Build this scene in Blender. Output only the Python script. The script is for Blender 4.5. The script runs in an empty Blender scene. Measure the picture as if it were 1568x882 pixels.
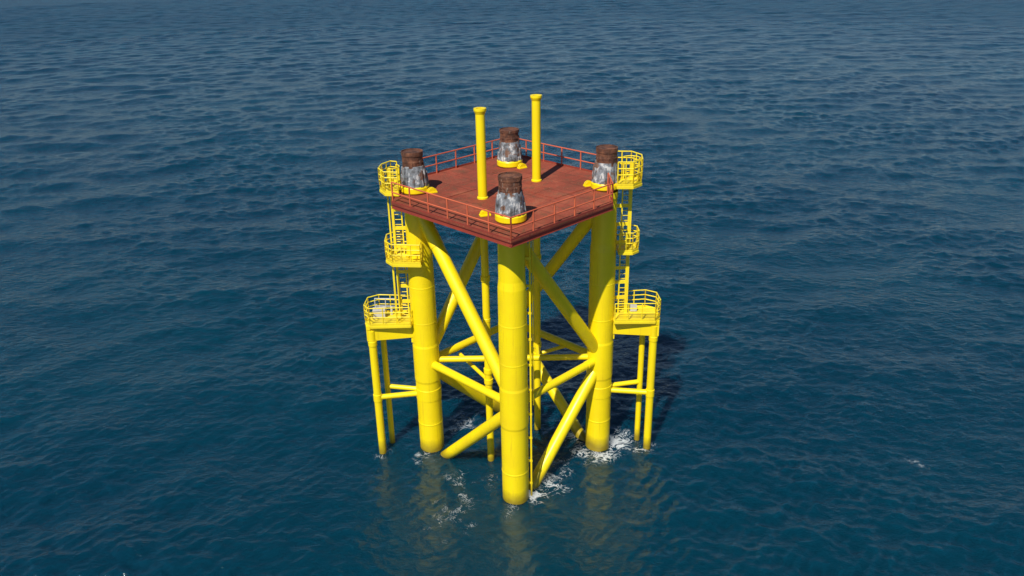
import bpy, math, random
import numpy as np
from mathutils import Vector, Matrix
random.seed(7); rng=np.random.default_rng(11)
scene=bpy.context.scene
scene.view_settings.view_transform='Standard'; scene.view_settings.look='None'; scene.view_settings.exposure=0

# ------------------------------------------------------------------ materials
def newmat(name):
    m=bpy.data.materials.new(name); m.use_nodes=True
    nt=m.node_tree; b=nt.nodes['Principled BSDF']; return m,nt,b
def N(nt,t,**kw):
    n=nt.nodes.new(t)
    for k,v in kw.items(): setattr(n,k,v)
    return n
def noise(nt,vec,scale,detail=4,rough=.55,dist=0):
    n=N(nt,'ShaderNodeTexNoise'); n.inputs['Scale'].default_value=scale; n.inputs['Detail'].default_value=detail
    n.inputs['Roughness'].default_value=rough; n.inputs['Distortion'].default_value=dist
    nt.links.new(vec,n.inputs['Vector']); return n.outputs['Fac']
def mathn(nt,op,a,b=None,c=None,clamp=False):
    n=N(nt,'ShaderNodeMath',operation=op); n.use_clamp=clamp
    for i,v in enumerate((a,b,c)):
        if v is None: continue
        if isinstance(v,(int,float)): n.inputs[i].default_value=v
        else: nt.links.new(v,n.inputs[i])
    return n.outputs[0]
def ramp(nt,fac,stops):
    r=N(nt,'ShaderNodeValToRGB'); el=r.color_ramp.elements
    while len(el)<len(stops): el.new(.5)
    for e,(p,c) in zip(el,stops): e.position=p; e.color=(c[0],c[1],c[2],1)
    nt.links.new(fac,r.inputs['Fac']); return r.outputs['Color']
def mixc(nt,f,a,b):
    n=N(nt,'ShaderNodeMix',data_type='RGBA')
    if isinstance(f,(int,float)): n.inputs[0].default_value=f
    else: nt.links.new(f,n.inputs[0])
    for i,v in ((6,a),(7,b)):
        if isinstance(v,tuple): n.inputs[i].default_value=(*v,1)
        else: nt.links.new(v,n.inputs[i])
    return n.outputs[2]
def mapping(nt,sc=(1,1,1),rot=0):
    g=N(nt,'ShaderNodeNewGeometry'); m=N(nt,'ShaderNodeMapping'); m.inputs['Scale'].default_value=sc
    m.inputs['Rotation'].default_value=(0,0,rot)
    nt.links.new(g.outputs['Position'],m.inputs['Vector']); return m.outputs['Vector'],g
def maprange(nt,v,a,b,c=0,d=1):
    n=N(nt,'ShaderNodeMapRange'); 
    for i,x in enumerate((a,b,c,d)): n.inputs[i+1].default_value=x
    nt.links.new(v,n.inputs[0]); return n.outputs[0]

def paint(name,base,dark,stain,rough=.38,wet=True):
    m,nt,b=newmat(name)
    v,g=mapping(nt); vs,_=mapping(nt,(5,5,.35))
    n1=noise(nt,v,.7,5); n2=noise(nt,vs,1.3,5,.6)
    c=mixc(nt,maprange(nt,n1,.4,.7),base,dark)
    st=maprange(nt,n2,.57,.76,0,.5)
    c=mixc(nt,st,c,stain)
    if wet:
        sx=N(nt,'ShaderNodeSeparateXYZ'); nt.links.new(g.outputs['Position'],sx.inputs[0])
        h=mathn(nt,'ADD',sx.outputs[2],mathn(nt,'MULTIPLY',n1,-1.1))
        c=mixc(nt,maprange(nt,h,-.45,.35,.85,0),c,(.20,.14,.012))
    nt.links.new(c,b.inputs['Base Color'])
    nt.links.new(maprange(nt,n1,.3,.7,rough-.06,rough+.1),b.inputs['Roughness'])
    bp=N(nt,'ShaderNodeBump'); bp.inputs['Strength'].default_value=.12; bp.inputs['Distance'].default_value=.02
    nt.links.new(noise(nt,v,3,4),bp.inputs['Height']); nt.links.new(bp.outputs[0],b.inputs['Normal'])
    return m
YEL=paint('yellow_marine_paint',(.95,.73,.004),(.88,.65,.004),(.60,.38,.012))
YEL2=paint('yellow_rail_paint',(.92,.72,.02),(.80,.60,.02),(.50,.32,.02))
RAILRED=paint('red_rail_paint',(.60,.13,.055),(.48,.09,.04),(.28,.08,.04),.5,False)
BEAMRED=paint('oxide_red_beam_paint',(.30,.048,.028),(.22,.034,.022),(.13,.038,.024),.55,False)
GREY=paint('galvanised_grey',(.55,.55,.53),(.42,.42,.40),(.25,.18,.12),.5,False)
# deck plate
DECK,nt,b=newmat('oxide_red_deck_plate')
v,g=mapping(nt); n1=noise(nt,v,.45,6,.6,.6); n2=noise(nt,v,1.6,7,.75,.8); n3=noise(nt,v,12,3)
c=ramp(nt,n1,[(.3,(.20,.052,.028)),(.5,(.31,.062,.033)),(.7,(.39,.11,.056))])
c=mixc(nt,maprange(nt,n2,.50,.64,0,.8),c,(.15,.066,.034))
c=mixc(nt,maprange(nt,n3,.58,.72,0,.55),c,(.45,.23,.13))
br=N(nt,'ShaderNodeTexBrick'); br.offset=.5
vr,_=mapping(nt,(1,1,1),math.radians(45)); nt.links.new(vr,br.inputs['Vector'])
br.inputs['Scale'].default_value=1; br.inputs['Brick Width'].default_value=3.1; br.inputs['Row Height'].default_value=1.55
br.inputs['Mortar Size'].default_value=.03; br.inputs['Color1'].default_value=(1,1,1,1); br.inputs['Color2'].default_value=(.70,.68,.64,1); br.inputs['Mortar'].default_value=(.4,.4,.4,1)
mm=N(nt,'ShaderNodeMix',data_type='RGBA',blend_type='MULTIPLY'); mm.inputs[0].default_value=.7
nt.links.new(c,mm.inputs[6]); nt.links.new(br.outputs['Color'],mm.inputs[7]); nt.links.new(mm.outputs[2],b.inputs['Base Color'])
b.inputs['Roughness'].default_value=.78; b.inputs['Specular IOR Level'].default_value=.3
bp=N(nt,'ShaderNodeBump'); bp.inputs['Distance'].default_value=.03; bp.inputs['Strength'].default_value=.4; nt.links.new(n2,bp.inputs['Height']); nt.links.new(bp.outputs[0],b.inputs['Normal'])
# rust
RUST,nt,b=newmat('rusted_steel')
v,g=mapping(nt); vs,_=mapping(nt,(3,3,.6))
c=ramp(nt,noise(nt,v,2.2,6,.65),[(.32,(.035,.016,.010)),(.5,(.11,.040,.020)),(.62,(.20,.075,.034)),(.72,(.26,.14,.08))])
c=mixc(nt,maprange(nt,noise(nt,vs,3,4),.62,.68,0,.5),c,(.28,.23,.18))
nt.links.new(c,b.inputs['Base Color']); b.inputs['Roughness'].default_value=.8
bp=N(nt,'ShaderNodeBump'); bp.inputs['Distance'].default_value=.04; nt.links.new(noise(nt,v,9,5),bp.inputs['Height']); nt.links.new(bp.outputs[0],b.inputs['Normal'])
# weathered grout / bare steel
STEEL,nt,b=newmat('weathered_bare_steel')
vs,_=mapping(nt,(2.0,2.0,1.4)); v,g=mapping(nt)
c=ramp(nt,noise(nt,vs,1.7,4,.6),[(.34,(.06,.055,.05)),(.45,(.15,.16,.17)),(.55,(.24,.26,.28)),(.61,(.54,.54,.52))])
c=mixc(nt,maprange(nt,noise(nt,v,2.6,5),.53,.60,0,.85),c,(.17,.075,.035))
nt.links.new(c,b.inputs['Base Color']); b.inputs['Roughness'].default_value=.8

# ------------------------------------------------------------------ mesh kit
class Kit:
    def __init__(s): s.v=[];s.f=[];s.sm=[]
    def tube(s,a,b,r,r2=None,seg=20,caps=True):
        a=Vector(a);b=Vector(b);r2=r if r2 is None else r2
        d=(b-a).normalized(); q=d.to_track_quat('Z','Y'); X=q@Vector((1,0,0));Y=q@Vector((0,1,0))
        o=len(s.v)
        for P,R in((a,r),(b,r2)):
            for i in range(seg):
                t=2*math.pi*i/seg; s.v.append(P+X*(R*math.cos(t))+Y*(R*math.sin(t)))
        for i in range(seg):
            j=(i+1)%seg; s.f.append((o+i,o+j,o+seg+j,o+seg+i)); s.sm.append(True)
        if caps:
            for P,R,fl in((a,r,1),(b,r2,0)):
                if R<=1e-4: continue
                o=len(s.v)
                for i in range(seg):
                    t=2*math.pi*i/seg; s.v.append(P+X*(R*math.cos(t))+Y*(R*math.sin(t)))
                l=list(range(o,o+seg)); s.f.append(tuple(l[::-1] if fl else l)); s.sm.append(False)
    def path(s,pts,r,seg=8):
        for a,b in zip(pts,pts[1:]): s.tube(a,b,r,seg=seg)
    def lathe(s,x,y,prof,seg=40):
        for (r1,z1),(r2,z2) in zip(prof,prof[1:]):
            o=len(s.v)
            for R,Zz in((r1,z1),(r2,z2)):
                for i in range(seg):
                    t=2*math.pi*i/seg; s.v.append(Vector((x+R*math.cos(t),y+R*math.sin(t),Zz)))
            for i in range(seg):
                j=(i+1)%seg; s.f.append((o+i,o+j,o+seg+j,o+seg+i)); s.sm.append(True)
    def box(s,c,ax,ay,az):
        c=Vector(c);ax=Vector(ax);ay=Vector(ay);az=Vector(az)
        o=len(s.v)
        for k in(-1,1):
            for j in(-1,1):
                for i in(-1,1): s.v.append(c+ax*i+ay*j+az*k)
        for f in((0,2,3,1),(4,5,7,6),(0,1,5,4),(2,6,7,3),(0,4,6,2),(1,3,7,5)):
            s.f.append(tuple(o+i for i in f)); s.sm.append(False)
    def bar(s,a,b,w,h):
        a=Vector(a);b=Vector(b);d=(b-a); u=d.normalized(); n=u.cross(Vector((0,0,1)))
        if n.length<1e-3: n=Vector((1,0,0))
        n.normalize(); z=n.cross(u)
        s.box((a+b)/2,d/2,n*(w/2),z*(h/2))
    def ibeam(s,a,b,w,h,t=.03):
        a=Vector(a);b=Vector(b);up=Vector((0,0,1))
        s.bar(a+up*(h/2-t/2),b+up*(h/2-t/2),w,t); s.bar(a-up*(h/2-t/2),b-up*(h/2-t/2),w,t)
        s.bar(a,b,t,h-2*t-.004)
    def slab(s,poly,z0,z1):
        n=len(poly)
        o=len(s.v); s.v+= [Vector((p[0],p[1],z1)) for p in poly]; s.f.append(tuple(range(o,o+n))); s.sm.append(False)
        o=len(s.v); s.v+= [Vector((p[0],p[1],z0)) for p in poly]; s.f.append(tuple(range(o+n-1,o-1,-1))); s.sm.append(False)
        for i in range(n):
            j=(i+1)%n; o=len(s.v)
            s.v+=[Vector((*poly[i],z0)),Vector((*poly[j],z0)),Vector((*poly[j],z1)),Vector((*poly[i],z1))]
            s.f.append((o,o+1,o+2,o+3)); s.sm.append(False)
    def obj(s,name,mat,parent):
        me=bpy.data.meshes.new(name); me.from_pydata([tuple(p) for p in s.v],[],s.f)
        me.polygons.foreach_set('use_smooth',s.sm); me.materials.append(mat); me.update()
        o=bpy.data.objects.new(name,me); scene.collection.objects.link(o); o.parent=parent; return o

jacket=bpy.data.objects.new('offshore_jacket_platform',None); scene.collection.objects.link(jacket)

D=5.3; ZD=16.9; ZN=6.15
LEG={'F':(0.0,-D),'R':(D,0.0),'B':(0.0,D),'L':(-D,0.0)}
def P(k,z): return Vector((LEG[k][0],LEG[k][1],z))
# legs
for k in 'FRBL':
    K=Kit(); x,y=LEG[k]
    K.lathe(x,y,[(.76,-4),(.76,1.9),(.775,1.93),(.775,1.99),(.76,2.02),(.76,4.9),(.79,5.05),(.79,7.35),(.76,7.5),(.76,8.9),(.768,8.92),(.768,8.98),(.76,9.0),(.76,11.2),(.765,11.22),(.765,11.27),(.755,11.3),(.75,13.3),(.70,13.75),(.70,16.4),(.74,16.42),(.74,16.8)],48)
    K.lathe(x,y,[(.76,16.95),(.79,17.0),(.79,17.25),(.74,17.32),(.0,17.32)],48)
    K.obj('leg_'+{'F':'front','R':'right','B':'back','L':'left'}[k],YEL,jacket)
# braces
K=Kit()
seq=['L','F','R','B']
for i,a in enumerate(seq):
    b=seq[(i+1)%4]
    A=P(a,16.2);Bm=P(b,ZN+.25)
    K.tube(A,Bm,.38,seg=32)
    d=(Bm-A); K.tube(A+d*.06,A+d*.22,.40,seg=32)
    K.tube(P(b,ZN-.25),P(a,-1.45),.36,seg=32)
    K.tube(P(a,ZN),P(b,ZN),.235,seg=28)
    dd=P(b,ZN)-P(a,ZN); K.tube(P(a,ZN)+dd*.08,P(a,ZN)+dd*.17,.255,seg=28); K.tube(P(b,ZN)-dd*.08,P(b,ZN)-dd*.17,.255,seg=28)
K.tube(P('L',ZN+.1),P('R',ZN+.1),.19,seg=24)
K.tube((-1.5,-1.475,ZN-.6),(-3.4,1.9,ZN-.55),.12,seg=16); 
K.tube((-1.5,-1.475,ZN+.1),(-1.5,0,ZN+.1),.11,seg=16); K.tube((1.53,1.76,ZN+.1),(1.53,0,ZN+.1),.11,seg=16)
K.tube((1.53,1.76,ZN-.6),(3.4,1.9,ZN-.1),.12,seg=16)
K.obj('jacket_braces',YEL,jacket)
# caissons
PIP=[(-1.5,-1.475,21.75),(1.53,1.76,21.8)]
for i,(x,y,zt) in enumerate(PIP):
    K=Kit()
    K.lathe(x,y,[(.215,-4),(.215,9.5),(.235,9.52),(.235,9.7),(.215,9.72),(.215,16.5),(.25,16.6),(.25,zt-.3),(.33,zt-.12),(.33,zt),(.2,zt),(.2,zt-.5),(0,zt-.5)],28)
    K.lathe(x,y,[(.25,17.02),(.30,16.98),(.30,16.9)],28)
    for z in (ZN+.1,ZN-.6,12.2): K.lathe(x,y,[(.215,z-.16),(.27,z-.15),(.27,z+.15),(.215,z+.16)],28)
    K.obj('caisson_pipe_%d'%(i+1),YEL,jacket)
# pile tops
for k in 'FRBL':
    x,y=LEG[k]; lean={'F':(0,0),'R':(.04,0),'B':(0,.03),'L':(-.05,0)}[k]
    nm={'F':'front','R':'right','B':'back','L':'left'}[k]
    K=Kit()
    K.lathe(x,y,[(.72,17.3),(.72,17.5),(.69,17.55),(.64,18.2),(.60,18.45),(.50,18.45)],44)
    n=12
    for i in range(n):
        t=2*math.pi*(i+random.uniform(-.3,.3))/n; c,s_=math.cos(t),math.sin(t)
        h=random.uniform(.4,1.05); zb=17.34; w=random.uniform(.05,.13)
        r0=.745; r1=.745-.09*h
        p=Vector((x+c*(r0+r1)/2,y+s_*(r0+r1)/2,zb+h/2))
        ax=Vector((c*(r1-r0)/2,s_*(r1-r0)/2,h/2)); ta=Vector((-s_,c,0)); nn=ax.normalized().cross(ta)
        K.box(p,ta*w,nn*.03,ax)
    K.obj('pile_grout_cone_'+nm,STEEL,jacket)
    K=Kit(); xx,yy=x+lean[0],y+lean[1]
    zt=19.2+random.uniform(-.05,.05)
    K.lathe(xx,yy,[(.57,18.2),(.57,18.62),(.585,18.64),(.585,18.72),(.57,18.74),(.57,18.98),(.60,19.0),(.60,zt),(.56,zt),(.56,zt-.05),(0,zt-.03)],44)
    for i in range(9):
        t=random.uniform(0,6.28); c,s_=math.cos(t),math.sin(t)
        K.box((xx+c*.59,yy+s_*.59,18.5),Vector((-s_,c,0))*.06,Vector((c,s_,0))*.02,(0,0,random.uniform(.1,.3)))
    K.obj('pile_head_'+nm,RUST,jacket)

# deck
E=8.36; XL=-6.4; XR=5.42
poly=[(0,-E),(XR,-(E-XR)),(XR,E-XR),(0,E),(XL,E+XL),(XL,-(E+XL))]
K=Kit(); K.slab(poly,16.82,16.9)
u=Vector((1,1,0)).normalized(); w=Vector((-1,1,0)).normalized()
for (a,b_,la,lb) in [(-2.2,2.4,1.3,.9),(1.9,-2.0,1.5,1.0),(2.9,2.2,1.0,1.2),(-3.0,-2.6,.9,1.1),(-.3,.2,.8,.8)]:
    c=u*a+w*b_; K.box((c.x,c.y,16.915),u*la,w*lb,(0,0,.013))
K.obj('deck_plating',DECK,jacket)
K=Kit()
n=len(poly)
for i in range(n):
    a=Vector((*poly[i],16.69));b2=Vector((*poly[(i+1)%n],16.69))
    inn=(-(a+b2)/2); inn.z=0; inn=inn.normalized()*.09
    K.ibeam(a+inn,b2+inn,.16,.25)
    K.bar(a+Vector((0,0,.265))+inn*.3,b2+Vector((0,0,.265))+inn*.3,.02,.10)
for off in (-5.6,-3.75,-1.9,0,1.9,3.75,5.6):
    for (p,q) in ((u,w),(w,u)):
        L=5.7
        a=p*off-q*L; b2=p*off+q*L
        d=b2-a; t0,t1=0.,1.
        for lim,sg in((XL+.2,1),(XR-.2,-1)):
            if abs(d.x)>1e-6:
                t=(lim-a.x)/d.x
                if (d.x>0)==(sg>0): t0=max(t0,t)
                else: t1=min(t1,t)
        if t1-t0>.1:
            A=a+d*t0;B2=a+d*t1
            hh=.30 if p is u else .26
            K.ibeam(A+Vector((0,0,16.80-hh/2)),B2+Vector((0,0,16.80-hh/2)),.14,hh)
K.obj('deck_frame',BEAMRED,jacket)
# padeyes
K=Kit()
for (x,y,ang) in [(-4.35,-.35,.5),(-1.3,-4.55,.3),(.75,4.55,.6),(4.42,.45,.4)]:
    c,s_=math.cos(ang),math.sin(ang)
    for off in(-.05,.05):
        o=len(K.v)
        for side in(-.03,.03):
            for i in range(11):
                t=math.pi*i/10; r=.27
                K.v.append(Vector((x+c*r*math.cos(t)-s_*(side+off*1.6),y+s_*r*math.cos(t)+c*(side+off*1.6),16.9+.06+.27*math.sin(t))))
        K.f.append(tuple(range(o,o+11)));K.sm.append(False)
        K.f.append(tuple(range(o+21,o+10,-1)));K.sm.append(False)
        for i in range(10): K.f.append((o+i,o+11+i,o+12+i,o+i+1));K.sm.append(True)
    K.box((x,y,16.955),(c*.28,s_*.28,0),(-s_*.15,c*.15,0),(0,0,.035))
K.obj('deck_padeyes',YEL,jacket)

# guard rails
def rail_line(K,pts,z,h=1.1,r=.032,sp=1.6,levels=(1.0,.66,.33),post_r=None,bulge=0,ctr=None):
    post_r=post_r or r
    for a,b in zip(pts,pts[1:]):
        a=Vector((*a,z));b=Vector((*b,z)); L=(b-a).length; n=max(1,round(L/sp))
        for lv in levels: K.tube(a+Vector((0,0,h*lv)),b+Vector((0,0,h*lv)),r,seg=8)
        for i in range(n+1):
            p=a+(b-a)*(i/n)
            if bulge and ctr is not None:
                o=(p-Vector((*ctr,z))).normalized()*bulge
                K.path([p-o*1.0,p-o*.2+Vector((0,0,h*.12)),p+Vector((0,0,h*.35)),p+Vector((0,0,h))],post_r,8)
            else:
                K.tube(p,p+Vector((0,0,h)),post_r,seg=8)
K=Kit()
g=.08
rail_line(K,[(XL+.1,-(E+XL)),(0,-E+g),(XR-g,-(E-XR))],ZD,1.12,.038,1.62,(1,.5),.044)
rail_line(K,[(XL+.9,E+XL+.75),(0,E-g),(XR-g,E-XR)],ZD,1.12,.038,1.62,(1,.5),.044)
rail_line(K,[(XR-g,-(E-XR)),(XR-g,-.95)],ZD,1.12,.038,1.2,(1,.5),.044)
K.obj('deck_guard_rail',RAILRED,jacket)

# access platforms
def platform(name,outline,open_edges,z,h=1.1,bulge=.0,sp=.5,levels=(1,.72,.45)):
    K=Kit(); K.slab(outline,z-.06,z)
    n=len(outline); ctr=(sum(p[0] for p in outline)/n,sum(p[1] for p in outline)/n)
    for i in range(n):
        a,b=outline[i],outline[(i+1)%n]
        K.bar((*a,z-.13),(*b,z-.13),.07,.13)
        if i in open_edges: continue
        K.bar((*a,z+.05),(*b,z+.05),.015,.09)
        rail_line(K,[a,b],z,h,.034,sp,levels,.034,bulge,ctr)
    K.obj(name,YEL2,jacket)
def cage_hoops(K,x,y,z0,z1,r,a0,a1,n):
    ring=[]
    for i in range(n):
        z=z0+(z1-z0)*i/(n-1)
        pts=[Vector((x+r*math.cos(a0+(a1-a0)*t/10),y+r*math.sin(a0+(a1-a0)*t/10),z)) for t in range(11)]
        K.path(pts,.03,6); ring.append(pts)
    for t in (0,2,4,6,8,10): K.tube(ring[0][t],ring[-1][t],.028,seg=6)
platform('upper_platform_left',[(-6.1,-1.0),(-6.42,1.3),(-6.8,1.45),(-7.2,.8),(-7.25,-.1),(-6.85,-.9)],{0},17.15,1.15,.14,.5)
platform('middle_platform_left',[(-5.1,-1.4),(-5.1,-.82),(-6.05,-.3),(-6.05,.9),(-6.8,1.0),(-7.2,.5),(-7.15,-.6),(-6.7,-1.25)],{1,2},13.1,1.12,.12,.5)
platform('lower_platform_left',[(-6.02,-.75),(-6.02,1.0),(-8.1,1.2),(-8.7,.8),(-8.75,-.3),(-8.4,-.8)],{0},9.02,1.1,.06,.7)
platform('upper_platform_right',[(5.85,-1.05),(6.7,-1.1),(7.25,-.5),(7.35,.5),(6.9,1.3),(5.85,1.4)],{5},17.35,1.3,.16,.5)
platform('middle_platform_right',[(6.15,-.55),(6.9,-.6),(7.3,-.2),(7.3,.6),(6.9,.9),(6.15,.9)],{5},13.3,1.12,.12,.5)
platform('lower_platform_right',[(6.02,-.75),(8.4,-.8),(8.75,-.3),(8.7,.8),(8.1,1.2),(6.02,1.0)],{5},9.02,1.1,.06,.7)
K=Kit()
for s in(-1,1):
    f=(8.41*s,-.5); r=(7.93*s,.5)
    K.tube((*f,-4),(*f,8.55),.235,seg=24); K.tube((*r,-4),(*r,8.4),.18,seg=20)
    K.lathe(f[0],f[1],[(.24,7.55),(.27,7.57),(.27,7.85),(.24,7.87)],24)
    K.bar((8.7*s,-.56,8.40),(5.85*s,-.12,8.40),.24,.96)
    K.bar((8.3*s,.62,8.42),(5.85*s,.3,8.42),.2,.82)
    K.bar((8.55*s,-.7,8.78),(8.3*s,.8,8.78),.22,.24)
    K.bar((8.0*s,-.5,8.6),(7.8*s,.6,8.6),.1,.5); K.bar((7.0*s,-.3,8.6),(7.0*s,.5,8.6),.1,.5)
    K.box((5.95*s,-.1,7.78),(.16*s,0,0),(0,.12,0),(0,0,.22))
    K.tube((8.41*s,-.5,3.95),(5.6*s,-.05,3.95),.17,seg=20)
    K.tube((7.93*s,.5,4.15),(5.6*s,.1,4.1),.15,seg=20)
    K.lathe(f[0],f[1],[(.235,3.7),(.27,3.72),(.27,4.18),(.235,4.2)],24)
    K.lathe(LEG['R'][0]*s,0,[(.76,3.65),(.785,3.67),(.785,4.4),(.76,4.42)],40)
K.obj('boat_landing_frame',YEL,jacket)
K=Kit()
def ladder(K,x0,x1,y,z0,z1,thick=.09):
    K.bar((x0,y,z0),(x0,y,z1),.07,.12); K.bar((x1,y,z0),(x1,y,z1),thick,.16)
    z=z0+.2
    while z<z1: K.tube((x0,y,z),(x1,y,z),.022,seg=6); z+=.3
ladder(K,6.33,6.78,.25,9.0,18.3,.2)
ladder(K,-6.2,-6.7,.25,9.0,18.2,.14)
for s in(-1,1):
    for z in(10.1,11.1,12.0,13.6,14.7,15.8):
        K.bar((5.9*s,.2,z),(6.68*s,.25,z),.1,.2)
K.bar((-6.95,.5,13.1),(-6.95,.5,17),.09,.09); K.bar((-6.85,-.3,9.0),(-6.85,-.3,13.0),.1,.1)
cage_hoops(K,-6.6,.0,17.15,18.35,.5,math.radians(-100),math.radians(60),4)
cage_hoops(K,6.7,.0,17.35,18.6,.5,math.radians(-80),math.radians(160),4)
K.obj('access_ladders',YEL2,jacket)
K=Kit()
K.tube((.93,-5.25,-1),(.93,-5.25,16.5),.055,seg=10); K.tube((1.06,-5.05,6),(1.06,-5.05,16.5),.035,seg=8)
z=.9
while z<16: K.box((.83,-5.25,z),(.16,0,0),(0,.05,0),(0,0,.06)); z+=1.55
K.obj('leg_conduit_pipe',YEL,jacket)
K=Kit(); K.box((-8.0,.35,9.28),(.34,.05,0),(-.03,.24,0),(0,0,.24)); K.box((-8.0,.35,9.545),(.37,.05,0),(-.03,.27,0),(0,0,.02))
K.tube((-7.3,.7,9.03),(-7.3,.7,9.55),.08,seg=12); K.box((7.3,.6,9.25),(.2,0,0),(0,.15,0),(0,0,.2))
rail_line(K,[(-8.3,.85),(-7.0,.75)],9.03,1.0,.03,.7,(1,.5))
K.obj('equipment_locker',GREY,jacket)

# ------------------------------------------------------------------ sea
cx,cy=0.,-43.25
ang=np.concatenate([np.linspace(-60,60,1150),np.linspace(60,300,72)[1:-1]])*math.pi/180
rad=np.concatenate([np.geomspace(.5,17,14),np.geomspace(18,560,1200),np.geomspace(580,25000,50)])
A_,R_=np.meshgrid(ang,rad); X=cx+R_*np.sin(A_); Y=cy+R_*np.cos(A_)
Zs=np.zeros_like(X); DX=np.zeros_like(X); DY=np.zeros_like(X)
nw=130
sp=R_*0.0029
# uneven gusts, and a calm patch added before the jacket to strengthen its reflection
G=np.zeros_like(X)
for i in range(9):
    lam=25*(120/25)**rng.random(); th=rng.random()*6.28
    G+=np.cos(2*math.pi/lam*(X*math.cos(th)+Y*math.sin(th))+rng.random()*6.28)
G=np.clip(.9+G*.14,.4,1.5)
refl_calm=1-.55*np.exp(-((X/11)**2+((Y+8)/10)**2))
for i in range(nw):
    lam=.55*(20/.55)**(rng.random()**1.25)
    th=math.radians(-72)+rng.normal()*math.radians(30 if lam>3 else 52)
    k=2*math.pi/lam; a=.0051*lam**.60*(.4+1.1*rng.random())
    ph=rng.random()*6.28
    fade=np.clip((lam/sp-2.2)/2.2,0,1)*refl_calm
    if lam<4: fade=fade*G
    arg=k*(X*math.cos(th)+Y*math.sin(th))+ph
    Zs+=a*fade*np.cos(arg); s_=np.sin(arg)*a*fade*.75; DX-=math.cos(th)*s_; DY-=math.sin(th)*s_
fr=np.clip((900-R_)/300,0,1)*np.clip((R_-10)/8,0,1)
Zs*=fr; X=X+DX*fr; Y=Y+DY*fr
nr,na=X.shape
co=np.stack([X,Y,Zs],-1).reshape(-1,3).astype(np.float32)
co=np.vstack([co,np.array([[cx,cy,0]],np.float32)]); cen=len(co)-1
i=np.arange(nr-1)[:,None]*na; j=np.arange(na)[None,:]; j2=(j+1)%na
q=np.stack([i+j,i+na+j,i+na+j2,i+j2],-1).reshape(-1,4)
q=q[:,::-1]
tri=np.stack([np.full(na,cen),(np.arange(na)+1)%na,np.arange(na)],-1)
me=bpy.data.meshes.new('sea'); me.vertices.add(len(co)); me.vertices.foreach_set('co',co.ravel())
loops=np.concatenate([q.ravel(),tri.ravel()]).astype(np.int32); me.loops.add(len(loops)); me.loops.foreach_set('vertex_index',loops)
starts=np.concatenate([np.arange(len(q))*4,len(q)*4+np.arange(na)*3]).astype(np.int32)
me.polygons.add(len(starts)); me.polygons.foreach_set('loop_start',starts)
me.update(calc_edges=True); me.validate()
me.polygons.foreach_set('use_smooth',np.ones(len(me.polygons),bool))
if me.polygons[len(me.polygons)//2].normal.z<0: me.flip_normals()
sea=bpy.data.objects.new('sea',me); scene.collection.objects.link(sea)
WAT,nt,b=newmat('sea_water')
v,g=mapping(nt)
v1,_=mapping(nt,(.6,1,1),math.radians(12)); v2,_=mapping(nt,(.7,1,1),math.radians(-25))
h=mathn(nt,'MULTIPLY',noise(nt,v1,.8,2,.5,.3),.10)
h=mathn(nt,'ADD',h,mathn(nt,'MULTIPLY',noise(nt,v2,2.2,4,.6,.4),.115))
h=mathn(nt,'ADD',h,mathn(nt,'MULTIPLY',noise(nt,v1,8,2,.6),.018))
dL=N(nt,'ShaderNodeVectorMath',operation='DISTANCE'); nt.links.new(g.outputs['Position'],dL.inputs[0]); dL.inputs[1].default_value=(0,-8,0)
h=mathn(nt,'MULTIPLY',h,maprange(nt,dL.outputs['Value'],4,17,.5,1))  # ripples flattened in the added calm patch, for a clearer jacket reflection
bp=N(nt,'ShaderNodeBump'); bp.inputs['Strength'].default_value=1; bp.inputs['Distance'].default_value=1.0
nt.links.new(h,bp.inputs['Height']); nt.links.new(bp.outputs[0],b.inputs['Normal'])
big=noise(nt,v,.03,2)
wc=mixc(nt,maprange(nt,big,.35,.65),(.0003,.028,.054),(.0004,.035,.061))
# foam
fo=[(5.5,-1.0,1.1,.95),(4.5,-1.0,1.0,.78),(6.6,.4,1.4,.70),(1.15,-5.1,.8,.98),(2.0,-4.2,1.2,.74),(3.9,1.2,1.2,.72),(-3.3,2.6,1.6,.56),(-3.5,-6.4,2.8,.38),(-2.6,-4.0,2.2,.34),(8.1,-.3,1.0,.56),(-5.6,-.9,1.2,.5),(0,-6.1,1.0,.5),(-8.3,-.6,.9,.5),(3.0,-2.5,2.2,.36),(24.5,-2.8,1.2,.34)]
tot=None
for (x,y,r,s_) in fo:
    d=N(nt,'ShaderNodeVectorMath',operation='DISTANCE'); nt.links.new(g.outputs['Position'],d.inputs[0]); d.inputs[1].default_value=(x,y,0)
    m=maprange(nt,d.outputs['Value'],0,r*1.7,s_,0)
    tot=m if tot is None else mathn(nt,'MAXIMUM',tot,m)
fn=noise(nt,v,1.1,5,.6,2.2); fl=noise(nt,v,.8,3,.6,.5)
rid=mathn(nt,'SUBTRACT',1,mathn(nt,'MULTIPLY',mathn(nt,'ABSOLUTE',mathn(nt,'SUBTRACT',fn,.5)),11),clamp=True)
sm=mathn(nt,'ADD',mathn(nt,'MULTIPLY',rid,.45),mathn(nt,'ADD',tot,mathn(nt,'MULTIPLY',mathn(nt,'SUBTRACT',fl,.5),1.3)))
mask=maprange(nt,sm,.72,1.05,0,1)
mask=mathn(nt,'MULTIPLY',mask,maprange(nt,tot,0.05,.25))
nt.links.new(mixc(nt,mathn(nt,'MULTIPLY',mask,.9),wc,(.72,.76,.76)),b.inputs['Base Color'])
dO=N(nt,'ShaderNodeVectorMath',operation='LENGTH'); nt.links.new(g.outputs['Position'],dO.inputs[0])
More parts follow.
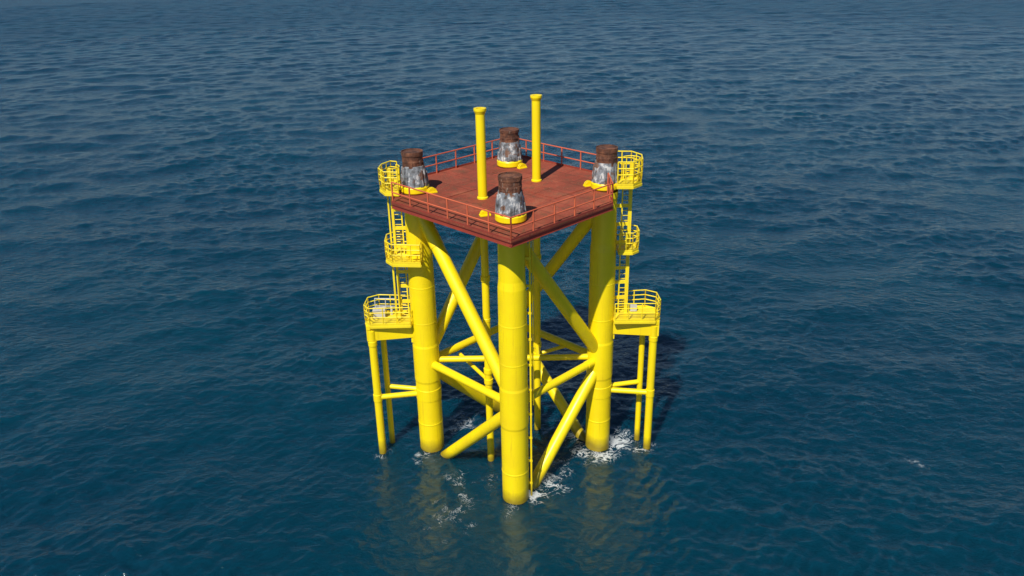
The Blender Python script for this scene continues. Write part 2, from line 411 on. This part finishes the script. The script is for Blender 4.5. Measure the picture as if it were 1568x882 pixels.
rr=maprange(nt,dO.outputs['Value'],30,350,.04,.32)
nt.links.new(mathn(nt,'MAXIMUM',rr,mathn(nt,'MULTIPLY',mask,.7)),b.inputs['Roughness'])
b.inputs['IOR'].default_value=1.47
b.inputs['Subsurface Weight'].default_value=1.0
b.inputs['Subsurface Radius'].default_value=(1,1,1); b.inputs['Subsurface Scale'].default_value=4.0
me.materials.append(WAT)

# ------------------------------------------------------------------ light
EL=math.radians(50); sd=Vector((-.42,-.90,0)).normalized()*math.cos(EL)+Vector((0,0,math.sin(EL)))
L=bpy.data.lights.new('sun','SUN'); L.energy=5.0; L.angle=math.radians(.6); L.color=(1,.955,.88)
lo=bpy.data.objects.new('sun',L); scene.collection.objects.link(lo); lo.rotation_euler=(-sd).to_track_quat('-Z','Y').to_euler(); lo.location=(0,0,60)
W=bpy.data.worlds.new('World'); scene.world=W; W.use_nodes=True; nt=W.node_tree
sk=nt.nodes.new('ShaderNodeTexSky'); sk.sky_type='NISHITA'; sk.sun_disc=False; sk.sun_elevation=EL
sk.sun_rotation=math.atan2(sd.x,sd.y); sk.dust_density=.2; sk.air_density=1.0; sk.ozone_density=6.0
bg=nt.nodes['Background']; nt.links.new(sk.outputs[0],bg.inputs[0]); bg.inputs[1].default_value=.072

# ------------------------------------------------------------------ camera
f,pitch,roll,yaw,d,H=1225.687,.409,-.018,0,43.246,29.668
cp,sp_=math.cos(pitch),math.sin(pitch)
fw=Vector((0,cp,-sp_)); rt=Vector((1,0,0)); up=rt.cross(fw)
r2=rt*math.cos(roll)+up*math.sin(roll); u2=-rt*math.sin(roll)+up*math.cos(roll)
M=Matrix((( r2.x,u2.x,-fw.x,0),(r2.y,u2.y,-fw.y,-d),(r2.z,u2.z,-fw.z,H),(0,0,0,1)))
cam=bpy.data.cameras.new('camera'); cam.sensor_width=36; cam.lens=f/1568*36; cam.clip_end=40000; cam.clip_start=.5
co_=bpy.data.objects.new('camera',cam); scene.collection.objects.link(co_); co_.matrix_world=M; scene.camera=co_
